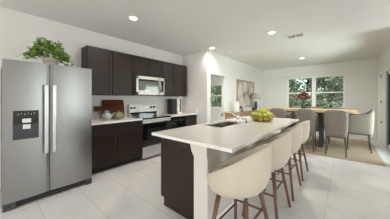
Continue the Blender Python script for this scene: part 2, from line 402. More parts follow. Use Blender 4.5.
# ------------------------------------------------------------------ potted plant on the refrigerator
px, py, pz = -3.26, 0.575, FZ - 0.023
pl = thing('potted_plant', (px, py, pz), 'leafy green plant in whitewashed pot on top of the refrigerator', 'plant')
b = MB().lathe((px, py, pz), [(0, 0), (0.075, 0), (0.082, 0.03), (0.092, 0.11), (0.098, 0.112), (0.098, 0.128), (0.086, 0.128), (0.082, 0.105), (0, 0.105)], 28)
b.build('pot', M['pot'], pl)
MB().lathe((px, py, pz), [(0, 0.112), (0.084, 0.108)], 20).build('soil', M['soil'], pl)
b = MB(); rnd = random.Random(4); bs = MB()
# trailing fronds: arched stems with many small round leaflets
for k in range(64):
    a = rnd.uniform(0, 2 * PI); rr = 0.30 * math.sqrt(rnd.random()); hh = 0.30 - 0.95 * (rr / 0.30) ** 2 * 0.30 + rnd.uniform(-.07, .04)
    dy = rr * math.sin(a)
    if dy > 0.12: hh -= 0.05
    if -0.22 < dy < -0.02: hh += 0.03
    p0 = Vector((px + 0.03 * math.cos(a), py + 0.03 * math.sin(a), pz + 0.10))
    p2 = Vector((px + rr * 0.6 * math.cos(a), py + dy, pz + 0.10 + hh))
    p1 = (p0 + p2) / 2 + Vector((0, 0, 0.06))
    st = []
    for q in range(7):
        t = q / 6; st.append(p0 * (1 - t) ** 2 + p1 * 2 * t * (1 - t) + p2 * t * t)
    bs.tube(st, 0.0022, 5, False)
    for q in range(20):
        t = rnd.uniform(0.5, 1.0); c = p0 * (1 - t) ** 2 + p1 * 2 * t * (1 - t) + p2 * t * t
        c = c + Vector((rnd.gauss(0, .02), rnd.gauss(0, .022), rnd.gauss(0, .016)))
        s_ = rnd.uniform(0.013, 0.024)
        nrm = Vector((rnd.gauss(0.3, .6), rnd.gauss(-.1, .6), 1)).normalized(); u = nrm.orthogonal().normalized(); v = nrm.cross(u)
        vs = [b.bm.verts.new(c + (u * math.cos(2 * PI * i / 6) + v * math.sin(2 * PI * i / 6) * 0.8) * s_ + nrm * (0.003 if i % 2 else 0)) for i in range(6)]
        b.bm.faces.new(vs)
b.build('foliage', M['leaf'], pl, fix=False); bs.build('stems', M['stem'], pl)

# ------------------------------------------------------------------ cabinets
def shaker(b, x, y0, y1, z0, z1, rail=0.058, th=0.02):
    """a five piece door facing +X whose front is at x"""
    b.box(x - th, x - 0.009, y0, y1, z0, z1)
    b.box(x - 0.012, x, y0, y0 + rail, z0, z1, 0.0025, 1).box(x - 0.012, x, y1 - rail, y1, z0, z1, 0.0025, 1)
    b.box(x - 0.012, x, y0 + rail, y1 - rail, z0, z0 + rail, 0.0025, 1).box(x - 0.012, x, y0 + rail, y1 - rail, z1 - rail, z1, 0.0025, 1)
    return b
UX = -3.62
XC = XL + 0.003
def upper(y0, y1, z0, z1, splits, label):
    t = thing('upper_cabinet', ((XL + UX) / 2, (y0 + y1) / 2, z0), label, 'cabinet')
    MB().box(XC, UX - 0.021, y0, y1, z0, z1, 0.002, 1).build('carcass', M['espresso'], t)
    e = [y0] + splits + [y1]
    for a, c in zip(e, e[1:]):
        shaker(MB(), UX, a + 0.005, c - 0.005, z0 + 0.004, z1 - 0.012, min(0.058, (c - a) * 0.2)).build('door', M['espresso'], t)
upper(1.165, 2.115, 1.42, 2.345, [1.63], 'dark wood wall cabinet nearest the refrigerator, left of microwave')
upper(2.117, 2.935, 1.88, 2.345, [2.525], 'short dark wood wall cabinet directly above the microwave')
upper(2.937, 3.87, 1.42, 2.345, [3.37], 'dark wood wall cabinet right of microwave, farthest along the wall')
BX = -3.32
XC = XL + 0.003
def lower(y0, y1, z1, drawers, splits, label):
    t = thing('base_cabinet', ((XL + BX) / 2, (y0 + y1) / 2, 0), label, 'cabinet')
    MB().box(XC, BX - 0.021, y0, y1, 0.10, z1).box(XC, BX - 0.09, y0, y1, 0.0, 0.10).build('carcass', M['espresso'], t)
    e = [y0] + splits + [y1]
    if drawers: shaker(MB(), BX, y0 + 0.006, y1 - 0.006, 0.715, z1 - 0.012, 0.03).build('drawer', M['espresso'], t)
    for a, c in zip(e, e[1:]):
        shaker(MB(), BX, a + 0.005, c - 0.005, 0.108, 0.70, min(0.06, (c - a) * 0.22)).build('door', M['espresso'], t)
lower(1.075, 2.118, 0.882, 1, [1.60], 'dark wood base cabinet with two doors between refrigerator and stove')
lower(3.53, 3.96, 0.882, 1, [], 'narrow dark wood base cabinet at the end, right of the dishwasher')
CZ0, CZ1 = 0.884, 0.916
def counter(y0, y1, label, end=False):
    t = thing('countertop', (-3.62, (y0 + y1) / 2, CZ0), label, 'countertop')
    MB().box(XL + 0.001, -3.29, y0, y1, CZ0, CZ1, 0.004).build('slab', M['quartz'], t)
    MB().box(XL + 0.001, XL + 0.021, y0, y1, CZ1, CZ1 + 0.10, 0.003).build('backsplash', M['quartz'], t)
    if end: MB().box(XL + 0.021, -3.30, YK - 0.021, YK - 0.001, CZ1, CZ1 + 0.13, 0.003).build('side_splash', M['quartz'], t)
counter(1.07, 2.122, 'pale quartz countertop between refrigerator and stove, holding two teapots')
counter(2.938, YK - 0.001, 'pale quartz countertop right of stove, holding black coffee maker', True)

# dishwasher
dw = thing('dishwasher', (-3.6, 3.23, 0), 'black front dishwasher under the counter right of the stove', 'dishwasher')
MB().box(-3.90, -3.345, 2.955, 3.52, 0.10, 0.878).build('tub', M['black'], dw)
d = MB().box(-3.345, -3.315, 2.958, 3.518, 0.11, 0.80, 0.006).build('door', M['blackglass'], dw)
MB().box(-3.345, -3.31, 2.958, 3.518, 0.805, 0.875, 0.005).build('control_panel', M['blackglass'], dw)
MB().box(-3.318, -3.285, 3.0, 3.475, 0.765, 0.785, 0.006).build('handle', M['black'], d)
MB().box(-3.88, -3.40, 2.955, 3.52, 0.0, 0.10).build('toe_kick', M['black'], dw)

# ------------------------------------------------------------------ stove
RY0, RY1, RX = 2.13, 2.925, -3.285
st = thing('stove', (-3.6, 2.53, 0), 'stainless electric stove with black oven door and backguard controls', 'stove')
MB().box(-3.93, RX - 0.03, RY0, RY1, 0.03, 0.895).build('body', M['darkgrey'], st)
MB().box(-3.86, RX + 0.01, RY0, RY1, 0.895, 0.922, 0.006).build('cooktop', M['blackglass'], st)
for cx, cy, r in ((-3.45, 2.33, 0.105), (-3.45, 2.72, 0.085), (-3.71, 2.33, 0.08), (-3.71, 2.72, 0.105)):
    b = MB().lathe((cx, cy, 0.922), [(r - 0.004, 0), (r, 0), (r, 0.0008), (r - 0.004, 0.0008)], 32)
    b.build('burner_ring', M['darkgrey'], st)
od = MB().box(RX - 0.03, RX, RY0 + 0.004, RY1 - 0.004, 0.30, 0.80, 0.006).build('oven_door', M['blackglass'], st)
MB().box(RX - 0.002, RX + 0.002, RY0 + 0.12, RY1 - 0.12, 0.40, 0.68, 0.001, 1).build('oven_window', M['black'], od)
MB().box(RX - 0.028, RX + 0.004, RY0 + 0.004, RY1 - 0.004, 0.80, 0.892, 0.006).build('front_panel', M['steel_flat'], st)
b = MB().tube([(RX + 0.045, RY0 + 0.05, 0.825), (RX + 0.045, RY1 - 0.05, 0.825)], 0.014, 12)
for y in (RY0 + 0.07, RY1 - 0.07): b.tube([(RX - 0.004, y, 0.825), (RX + 0.045, y, 0.825)], 0.009, 8)
b.build('oven_handle', M['steel_bright'], od)
MB().box(RX - 0.03, RX, RY0 + 0.004, RY1 - 0.004, 0.045, 0.285, 0.008).build('storage_drawer', M['steel_flat'], st)
bg_ = MB().prism([(-3.935, RY0 + 0.005, 0.92), (-3.85, RY0 + 0.005, 0.92), (-3.855, RY0 + 0.005, 1.02), (-3.885, RY0 + 0.005, 1.215), (-3.935, RY0 + 0.005, 1.215)], (0, RY1 - RY0 - 0.01, 0), 0.003).build('backguard', M['steel_flat'], st)
MB().box(-3.857, -3.846, RY0 + 0.01, RY1 - 0.01, 0.925, 1.015).build('backguard_glass', M['blackglass'], st)
mx = Matrix.Rotation(-0.155, 4, 'Y')
MB().prism([(-3.874, 2.40, 1.08), (-3.866, 2.40, 1.08), (-3.876, 2.40, 1.17), (-3.884, 2.40, 1.17)], (0, 0.26, 0)).build('display', M['blackglass'], bg_)
for y in (2.19, 2.27, 2.75, 2.84):
    t = bmesh.new(); bmesh.ops.create_cone(t, cap_ends=True, segments=18, radius1=0.027, radius2=0.022, depth=0.03)
    for f in t.faces: f.smooth = len(f.verts) == 4
    kb = MB(); kb.merge(t, Matrix.Translation((-3.858, y, 1.125)) @ Matrix.Rotation(PI / 2 - 0.155, 4, 'Y')); kb.build('knob', M['black'], bg_)

# ------------------------------------------------------------------ microwave
MX = -3.53
mw = thing('microwave', (-3.74, 2.525, 1.435), 'stainless over the range microwave with sticker, below short wall cabinet', 'microwave')
MB().box(XL + 0.001, MX - 0.02, 2.125, 2.927, 1.435, 1.875, 0.004).build('body', M['darkgrey'], mw)
b = MB(); y0, y1, z0, z1 = 2.125, 2.925, 1.44, 1.872
wy0, wy1, wz0, wz1 = 2.175, 2.74, 1.505, 1.80
b.box(MX - 0.02, MX, y0, wy0, z0, z1, 0.003, 1).box(MX - 0.02, MX, wy1, 2.775, z0, z1, 0.003, 1).box(MX - 0.02, MX, y0, y1, wz1, z1, 0.003, 1).box(MX - 0.02, MX, y0, y1, z0, wz0, 0.003, 1)
b.box(MX - 0.02, MX, 2.90, y1, z0, z1, 0.003, 1)
md = b.build('door_frame', M['steel_flat'], mw)
MB().box(MX - 0.018, MX - 0.004, wy0, wy1, wz0, wz1).build('window', M['blackglass'], md)
MB().box(MX - 0.006, MX - 0.0025, wy0 + 0.025, wy1 - 0.02, wz0 + 0.025, wz1 - 0.04).build('window_mesh', M['greyglass'], md)
MB().box(MX - 0.018, MX - 0.001, 2.80, 2.90, wz0, wz1).build('control_panel', M['blackglass'], mw)
hp = [(MX + 0.0 + 0.045 * math.sin(PI * k / 10), 2.775, 1.485 + 0.33 * k / 10) for k in range(11)]
MB().tube(hp, 0.014, 10).build('handle', M['steel_bright'], md)
b = MB(); b.box(MX - 0.003, MX - 0.001, 2.175, 2.47, 1.455, 1.535); b.box(MX - 0.003, MX - 0.001, 2.34, 2.47, 1.535, 1.56)
sk = b.build('sticker', M['white_plastic'], md)
for y, z in ((2.20, 1.50), (2.31, 1.50), (2.42, 1.495)): MB().box(MX - 0.001, MX - 0.0004, y, y + 0.03, z - 0.012, z + 0.012).build('sticker_print', M['darkgrey'], md)
MB().box(XL + 0.06, MX - 0.06, 2.20, 2.85, 1.428, 1.437).build('vent_grille', M['black'], mw)

# ------------------------------------------------------------------ things on the counters
def rboard(pts, lean, label, m, name='cutting_board'):
    """pts: outline in (y, z) ; leans back on the wall"""
    b = MB(); z0 = CZ1 + 0.002
    b.prism([(0, p[0], p[1]) for p in pts], (0.02, 0, 0), 0.004)
    o = None
    for v in b.bm.verts:
        x, z = v.co.x, v.co.z
        v.co.x = lean[0] + x * 1.0 - (z) * lean[1]; v.co.z = z0 + z
    return tag(b.build(name, m), label, 'cutting board')
def rr(y0, y1, z0, z1, r=0.02, n=4):
    out = []
    for cy, cz, a0 in ((y1 - r, z0 + r, -PI / 2), (y1 - r, z1 - r, 0), (y0 + r, z1 - r, PI / 2), (y0 + r, z0 + r, PI)):
        for k in range(n + 1):
            a = a0 + PI / 2 * k / n; out.append((cy + r * math.cos(a), cz + r * math.sin(a)))
    return out
rboard(rr(1.545, 2.01, 0.0, 0.405), (-3.845, 0.18), 'large reddish brown cutting board leaning on wall behind teapots', M['board'])
pts = [(1.355, 0.165), (1.52, 0.165), (1.54, 0.02), (1.56, 0.0), (1.85, 0.0), (1.87, 0.02), (1.87, 0.30), (1.85, 0.32), (1.56, 0.32), (1.54, 0.30), (1.52, 0.275), (1.355, 0.275)]
rboard(pts, (-3.80, 0.18), 'dark paddle cutting board with handle to the left, behind grey teapot', M['board_dark'])

def teapot(loc, rad, m, label, rot, side_handle):
    t = thing('teapot', (0, 0, 0), label, 'teapot')
    R = rad
    MB().lathe((0, 0, 0), [(0, 0), (R * .6, 0), (R * .62, R * .06), (R * .9, R * .4), (R, R * .75), (R * .93, R * 1.1), (R * .62, R * 1.38), (R * .42, R * 1.44)], 28).build('body', m, t)
    ld = MB().lathe((0, 0, 0), [(R * .46, R * 1.42), (R * .44, R * 1.47), (R * .26, R * 1.6), (0, R * 1.64)], 24).build('lid', m, t)
    MB().lathe((0, 0, 0), [(0, R * 1.6), (R * .08, R * 1.62), (R * .07, R * 1.7), (R * .13, R * 1.78), (R * .1, R * 1.88), (0, R * 1.9)], 14).build('knob', m, ld)
    if side_handle:
        MB().tube([(R * .8, 0, R * .45), (R * 1.25, 0, R * .8), (R * 1.5, 0, R * 1.25), (R * 1.72, 0, R * 1.42)], [R * .2, R * .14, R * .1, R * .08], 12).build('spout', m, t)
        MB().tube([(-R * .85, 0, R * .4)] + [(-R * (.9 + .55 * math.sin(PI * k / 8)), 0, R * (.4 + .85 * k / 8)) for k in range(9)] + [(-R * .75, 0, R * 1.22)], R * .09, 10).build('handle', m, t)
    else:
        MB().tube([(R * .85, 0, R * .6), (R * 1.1, 0, R * .95), (R * 1.3, 0, R * 1.4), (R * 1.5, 0, R * 1.62)], [R * .18, R * .13, R * .1, R * .09], 12).build('spout', m, t)
        MB().tube([(R * .62 * math.cos(a), R * 0.0, R * 1.25 + R * .75 * math.sin(a)) for a in [PI * k / 10 for k in range(11)]], R * .07, 10).build('handle', m, t)
    t.location = loc; t.rotation_euler.z = rot
teapot((-3.60, 1.51, CZ1), 0.094, M['teal_glaze'], 'pale blue grey teapot on counter, nearer the refrigerator', PI * 0.42, False)
teapot((-3.60, 1.745, CZ1), 0.098, M['green_glaze'], 'sage green teapot on counter, nearer the stove', -PI * 0.5, True)

# coffee maker
cm = thing('coffee_maker', (-3.72, 3.45, CZ1), 'tall black coffee maker with white column on counter right of stove', 'coffee maker')
MB().box(-3.82, -3.60, 3.27, 3.44, CZ1, 1.345, 0.012).build('water_tank', M['black'], cm)
MB().box(-3.82, -3.62, 3.445, 3.63, CZ1, 1.345, 0.012).build('body', M['black'], cm)
b = MB().box(-3.62, -3.575, 3.442, 3.53, CZ1 + 0.06, 1.34, 0.012)
b.box(-3.62, -3.55, 3.442, 3.60, CZ1, CZ1 + 0.05, 0.01)
b.build('front_column', M['white_plastic'], cm)
MB().tube([(-3.58, 3.49, 1.29), (-3.535, 3.48, 1.26), (-3.53, 3.475, 1.19), (-3.58, 3.48, 1.14)], 0.012, 8).build('handle', M['white_plastic'], cm)

# outlets
def plate(name, loc, ax, label):
    t = thing(name, loc, label, 'outlet'); x, y, z = loc
    if ax == 'x':
        MB().box(x, x + 0.006, y - 0.035, y + 0.035, z - 0.057, z + 0.057, 0.002, 1).build('cover_plate', M['white_plastic'], t)
        b = MB()
        for dz in (-0.02, 0.02): b.box(x + 0.005, x + 0.008, y - 0.016, y + 0.016, z + dz - 0.014, z + dz + 0.014, 0.001, 1)
    else:
        MB().box(x - 0.035, x + 0.035, y - 0.006, y, z - 0.057, z + 0.057, 0.002, 1).build('cover_plate', M['white_plastic'], t)
        b = MB().box(x - 0.016, x + 0.016, y - 0.009, y - 0.005, z - 0.03, z + 0.03, 0.001, 1)
    b.build('socket' if ax == 'x' else 'rocker', M['white_plastic'], t)
plate('light_switch', (-3.64, YK, 1.22), 'y', 'white switch plate on end wall nearer the wall cabinets')
plate('power_outlet', (-3.19, YK, 1.14), 'y', 'white plate on end wall nearer the hall opening')

# ------------------------------------------------------------------ island
IX0, IX1, IY0, IY1 = -1.84, -0.71, 1.32, 4.20
ks = thing('kitchen_island', (-1.45, 2.75, 0), 'kitchen island base with espresso end panel and white painted bar wall', 'island')
KX0, KX1, KY0, KY1 = -1.215, -1.035, 1.42, 4.10
b = MB().box(-1.785, KX0, KY0 + 0.002, KY0 + 0.022, 0.10, CZ0).box(-1.725, KX0, KY0 + 0.002, KY0 + 0.022, 0.0, 0.10)
b.build('end_panel', M['espresso'], ks)
b = MB().box(-1.765, KX0, KY0 + 0.022, 2.20, 0.10, CZ0).box(-1.765, KX0, 3.10, KY1 - 0.03, 0.10, CZ0).box(-1.765, KX0, 2.20, 3.10, 0.10, 0.60).box(-1.715, KX0, KY0 + 0.022, KY1, 0.0, 0.10)
b.box(-1.765, KX0, KY1 - 0.022, KY1, 0.10, CZ0)
b.build('cabinet_body', M['espresso'], ks)
ys = [KY0 + 0.03 + k * (KY1 - KY0 - 0.06) / 5 for k in range(6)]
for a, c in zip(ys, ys[1:]):
    b = MB(); b.box(-1.787, -1.77, a + .004, c - .004, 0.11, CZ0 - .01)
    b.box(-1.795, -1.785, a + .004, a + .06, 0.11, CZ0 - .01).box(-1.795, -1.785, c - .06, c - .004, 0.11, CZ0 - .01).box(-1.795, -1.785, a + .06, c - .06, 0.11, 0.17).box(-1.795, -1.785, a + .06, c - .06, CZ0 - .07, CZ0 - .01)
    b.build('door', M['espresso'], ks)
MB().box(KX0, KX1, KY0 - 0.01, KY1, 0.0, CZ0).build('bar_wall', M['knee'], ks)
b = MB()
b.prism([(KX0 - 0.035, 1.395, CZ0), (KX1 + 0.002, 1.395, CZ0), (KX1 + 0.002, 1.395, 0.745), (KX0 - 0.002, 1.395, 0.745), (KX0 - 0.006, 1.395, 0.765), (KX0 - 0.022, 1.395, 0.785), (KX0 - 0.03, 1.395, 0.82), (KX0 - 0.038, 1.395, 0.84)], (0, 0.03, 0))
b.build('end_trim', M['knee'], ks)
b = MB().box(KX1, KX1 + 0.012, KY0 - 0.01, KY1, 0, 0.09, 0.003, 1)
b.build('base_trim', M['trim'], ks)

SX0, SX1, SY0, SYm, SY1 = -1.755, -1.375, 2.22, 2.66, 3.08
b = MB()
b.box(IX0, SX0, IY0, IY1, CZ0, CZ1).box(SX1, IX1, IY0, IY1, CZ0, CZ1).box(SX0, SX1, IY0, SY0, CZ0, CZ1).box(SX0, SX1, SY1, IY1, CZ0, CZ1)
bmesh.ops.remove_doubles(b.bm, verts=b.bm.verts[:], dist=1e-4)
tag(b.build('island_countertop', M['quartz']), 'long pale quartz slab on the island with a sink cutout', 'countertop')
sk = thing('sink', (-1.565, 2.65, 0.735), 'double bowl stainless undermount sink in island countertop', 'sink')
for ya, yb in ((SY0, SYm - 0.012), (SYm + 0.012, SY1)):
    b = MB(); t = 0.008; x0, x1, z0, z1 = SX0, SX1, 0.745, CZ0 + 0.004
    b.box(x0, x1, ya, yb, z0 - t, z0).box(x0 - 0.001, x0 + t, ya, yb, z0, z1).box(x1 - t, x1 + 0.001, ya, yb, z0, z1).box(x0, x1, ya, ya + t, z0, z1).box(x0, x1, yb - t, yb, z0, z1)
    bo = b.build('bowl', M['sink_steel'], sk)
    MB().lathe(((x0 + x1) / 2, (ya + yb) / 2, z0), [(0, 0.003), (0.04, 0.003), (0.043, 0)], 20).build('drain', M['chrome'], bo)
MB().box(SX0, SX1, SYm - 0.0115, SYm + 0.0115, 0.745, CZ0 - 0.01).build('divider', M['steel'], sk)

fc = thing('faucet', (-1.335, 2.68, CZ1), 'chrome faucet with low arched spout behind the island sink', 'faucet')
fx, fy = -1.335, 2.68
MB().lathe((fx, fy, CZ1), [(0, 0), (0.03, 0), (0.03, 0.008), (0.022, 0.014), (0.021, 0.10), (0.024, 0.11), (0.024, 0.15), (0.016, 0.165), (0, 0.168)], 20).build('body', M['chrome'], fc)
MB().tube([(fx, fy, CZ1 + 0.10), (fx - 0.05, fy - 0.01, CZ1 + 0.15), (fx - 0.13, fy - 0.03, CZ1 + 0.195), (fx - 0.22, fy - 0.05, CZ1 + 0.20), (fx - 0.265, fy - 0.06, CZ1 + 0.17), (fx - 0.275, fy - 0.062, CZ1 + 0.125)], [0.016, 0.014, 0.013, 0.013, 0.015, 0.016], 12).build('spout', M['chrome'], fc)
MB().tube([(fx, fy, CZ1 + 0.16), (fx + 0.03, fy + 0.0, CZ1 + 0.21), (fx + 0.06, fy, CZ1 + 0.27)], [0.009, 0.008, 0.010], 10).build('lever', M['chrome'], fc)
sd = thing('soap_dispenser', (-1.315, 2.96, CZ1), 'small dark soap pump on island counter, right of the faucet', 'soap dispenser')
MB().lathe((-1.315, 2.96, CZ1), [(0, 0), (0.022, 0), (0.022, 0.012), (0.012, 0.018), (0.012, 0.05), (0, 0.05)], 16).build('base', M['darkgrey'], sd)
MB().tube([(-1.315, 2.96, CZ1 + 0.05), (-1.315, 2.96, CZ1 + 0.065), (-1.40, 2.95, CZ1 + 0.068)], 0.008, 8).build('nozzle', M['darkgrey'], sd)

# fruit basket
gx, gy = -1.19, 3.40
fb = thing('fruit_basket', (gx, gy, CZ1), 'bronze wire basket of green apples on island countertop', 'basket')
def hoop(b, r, z, wr, n=40):
    t = bmesh.new(); m_ = 8; rings = []
    for i in range(n):
        a = 2 * PI * i / n
        rings.append([t.verts.new(((r + wr * math.cos(2 * PI * k / m_)) * math.cos(a), (r + wr * math.cos(2 * PI * k / m_)) * math.sin(a), z + wr * math.sin(2 * PI * k / m_))) for k in range(m_)])
    for i in range(n):
        for k in range(m_):
            f = t.faces.new([rings[i][k], rings[(i + 1) % n][k], rings[(i + 1) % n][(k + 1) % m_], rings[i][(k + 1) % m_]]); f.smooth = True
    b.merge(t, Matrix.Translation((gx, gy, CZ1)))
b = MB(); hoop(b, 0.225, 0.115, 0.007); hoop(b, 0.205, 0.075, 0.004); hoop(b, 0.185, 0.04, 0.004); b.build('rim', M['bronze'], fb)
b = MB()
for k in range(28):
    a = 2 * PI * k / 28
    b.tube([(gx + r * math.cos(a), gy + r * math.sin(a), CZ1 + z) for r, z in ((0.03, 0.012), (0.15, 0.010), (0.18, 0.03), (0.205, 0.075), (0.225, 0.115))], 0.0042, 6)
b.build('wires', M['bronze'], fb)
b = MB(); hoop(b, 0.15, 0.007, 0.007); hoop(b, 0.08, 0.010, 0.004); b.build('base_ring', M['bronze'], fb)
def make_apple(label):
    t = thing('green_apple', (0, 0, 0), label, 'apple', 'green apples in the wire basket')
    MB().lathe((0, 0, 0), [(0, 0.008), (0.014, 0.002), (0.026, 0.004), (0.042, 0.024), (0.047, 0.046), (0.043, 0.066), (0.030, 0.080), (0.014, 0.083), (0.004, 0.076), (0, 0.072)], 20).build('flesh', M['apple'], t)
    MB().tube([(0, 0, 0.072), (0.003, 0, 0.085), (0.008, 0, 0.096)], 0.002, 6).build('stalk', M['stalk'], t)
    return t
ap = make_apple('green apple heaped with others in the bronze wire basket')
spots = []
for n_, r_, z_ in ((9, 0.138, 0.022), (4, 0.060, 0.014), (10, 0.160, 0.096), (5, 0.078, 0.088), (4, 0.062, 0.160)):
    for k in range(n_):
        a = 2 * PI * k / n_ + (0.35 if z_ > 0.08 else 0); spots.append((gx + r_ * math.cos(a), gy + r_ * math.sin(a), CZ1 + z_ - 0.002))
rnd = random.Random(2)
for i, p in enumerate(spots):
    o = ap if i == 0 else copy_tree(ap)
    o.location = p; o.rotation_euler = (rnd.uniform(-.3, .3), rnd.uniform(-.3, .3), rnd.uniform(0, 6)); s_ = rnd.uniform(0.82, 0.88); o.scale = (s_, s_, s_)

# ------------------------------------------------------------------ bar stools
def stool_shell():
    """bucket seat whose rim falls from the back (+X) to the front (-X)"""
    n = 56; b = MB()
    def rim(a): return 0.645 + 0.315 * (1 + math.cos(a - 0.10)) / 2
    def prof(a, inner):
        f = max(0.0, -math.cos(a)); f = f * f * (3 - 2 * f)
        zr = rim(a); out = []
        base_ = [(0.0, 0.512), (0.085, 0.516), (0.15, 0.536), (0.205, 0.577), (0.245, 0.635), (0.27, 0.71), (0.28, 0.79), (0.284, 0.87), (0.282, 1.0)]
        front = [(0.0, 0.512), (0.10, 0.535), (0.18, 0.552), (0.235, 0.558), (0.262, 0.575), (0.272, 0.60), (0.275, 0.62), (0.276, 0.635), (0.276, 0.645)]
        for k in range(9):
            r = base_[k][0] * (1 - f) + front[k][0] * f; z = base_[k][1] * (1 - f) + front[k][1] * f
            # squeeze heights so the last ring lies on the rim
            zb = 0.512; z = zb + (z - zb) * (zr - zb) / ((base_[8][1] * (1 - f) + front[8][1] * f) - zb)
            out.append((r, z))
        if inner:
            th = 0.03
            res = []
            for r, z in out: res.append((max(0, r - th), max(z, 0.615) if r > 0 else 0.615))
            return res
        return out
    rings_o, rings_i = [], []
    for k in range(9):
        ro, ri = [], []
        for i in range(n):
            a = 2 * PI * i / n
            r, z = prof(a, False)[k]; ri_, zi = prof(a, True)[k]
            sq = 1.0 + 0.02 * math.cos(4 * a)
            ro.append(Vector((r * math.cos(a) * sq, r * math.sin(a) * sq, z))); ri.append(Vector((ri_ * math.cos(a) * sq, ri_ * math.sin(a) * sq, zi)))
        rings_o.append(ro); rings_i.append(ri)
    lip = [((o + i) / 2 + Vector((0, 0, 0.008))) for o, i in zip(rings_o[-1], rings_i[-1])]
    allr = rings_o[1:] + [lip] + rings_i[:0:-1]
    vr = [[b.bm.verts.new(p) for p in r] for r in allr]
    for a_, c_ in zip(vr, vr[1:]):
        for i in range(n):
            f = b.bm.faces.new([a_[i], a_[(i + 1) % n], c_[(i + 1) % n], c_[i]]); f.smooth = True
    for r_ in (vr[0], vr[-1]):
        f = b.bm.faces.new(r_); f.smooth = True
    return b
def make_stool(label):
    t = thing('bar_stool', (0, 0, 0), label, 'bar stool', 'bar stools along the island')
    sh = stool_shell().build('seat_shell', M['cream'], t)
    for s in (-1, 1):                                   # piping down the sides of the bucket
        a = s * 1.95; zr = 0.645 + 0.315 * (1 + math.cos(a - 0.10)) / 2
        b = MB().tube([(r * math.cos(a), r * math.sin(a), z) for r, z in ((0.215, 0.585), (0.262, 0.62), (0.281, 0.66), (0.2855, 0.70), (0.283, zr))], 0.0018, 5)
        b.build('piping', M['cream_seam'], sh)
    MB().lathe((-0.01, 0, 0.612), [(0, 0), (0.21, 0), (0.232, 0.012), (0.235, 0.03), (0.222, 0.046), (0.16, 0.054), (0, 0.056)], 36).build('seat_cushion', M['cream'], t)
    L = {}
    for sx in (-1, 1):
        for sy in (-1, 1):
            top = Vector((0.15 if sx > 0 else -0.085, sy * 0.15, 0.545)); ft = Vector((0.225 if sx > 0 else -0.15, sy * 0.265, 0.0)); L[(sx, sy)] = (top, ft)
            MB().tube([ft, ft + (top - ft) * 0.5, top], [0.0135, 0.017, 0.021], 12).build('leg', M['walnut'], t)
    def at(k, z): a, c = L[k]; q = z / 0.545; return c + (a - c) * q
    for k1, k2, z in (((-1, -1), (-1, 1), 0.26), ((1, -1), (1, 1), 0.36), ((-1, -1), (1, -1), 0.31), ((-1, 1), (1, 1), 0.31)):
        MB().tube([at(k1, z), at(k2, z)], 0.010, 10).build('stretcher', M['walnut'], t)
    b = MB().box(-0.09, 0.09, -0.022, 0.022, 0.498, 0.516, 0.004).box(-0.022, 0.022, -0.09, 0.09, 0.498, 0.516, 0.004)
    b.build('seat_mount', M['walnut'], t)
    return t
st0 = make_stool('')
labs = ['cream bucket bar stool nearest the camera, at the near end of the island',
        'cream bucket bar stool second from the near end of the island',
        'cream bucket bar stool third from the near end of the island',
        'cream bucket bar stool farthest from the camera, nearest the dining chairs']
for i, y in enumerate((1.43, 2.14, 2.85, 3.56)):
    o = st0 if i == 0 else copy_tree(st0)
    o.location = (-0.725, y, 0); o['label'] = labs[i]

# ------------------------------------------------------------------ dining set
tag(MB().box(-2.50, 0.66, 5.06, 7.75, 0.0, 0.010, 0.003, 1).build('area_rug', M['rug']), 'tan woven rug under the dining table', 'rug')
TX0, TX1, TY0, TY1, TZ = -2.12, 0.29, 5.72, 6.62, 1.042
RG = 0.010
dt = thing('dining_table', (-0.92, 6.17, RG), 'long oak topped dining table on charcoal trestle legs in front of window', 'table')
MB().box(TX0, TX1, TY0, TY1, TZ - 0.06, TZ, 0.006).build('tabletop', M['lightwood'], dt)
for x in (-1.42, -0.47):
    b = MB().box(x - 0.05, x + 0.05, 5.80, 6.54, TZ - 0.115, TZ - 0.06, 0.006)
    b.box(x - 0.055, x + 0.055, 5.86, 6.48, RG, RG + 0.06, 0.006)
    b.prism([(x - 0.05, 5.98, RG + 0.06), (x - 0.05, 6.10, RG + 0.06), (x - 0.05, 6.10, 0.55), (x - 0.05, 6.12, TZ - 0.115), (x - 0.05, 5.88, TZ - 0.115), (x - 0.05, 6.0, 0.55)], (0.10, 0, 0), 0.004)
    b.prism([(x - 0.05, 6.24, RG + 0.06), (x - 0.05, 6.36, RG + 0.06), (x - 0.05, 6.34, 0.55), (x - 0.05, 6.46, TZ - 0.115), (x - 0.05, 6.22, TZ - 0.115), (x - 0.05, 6.24, 0.55)], (0.10, 0, 0), 0.004)
    b.build('trestle_leg', M['trestle'], dt)
MB().box(-1.42, -0.47, 6.13, 6.21, 0.40, 0.48, 0.004).build('stretcher', M['trestle'], dt)
MB().box(TX0 + 0.15, TX1 - 0.15, 6.05, 6.29, TZ - 0.10, TZ - 0.06, 0.004).build('apron', M['trestle'], dt)

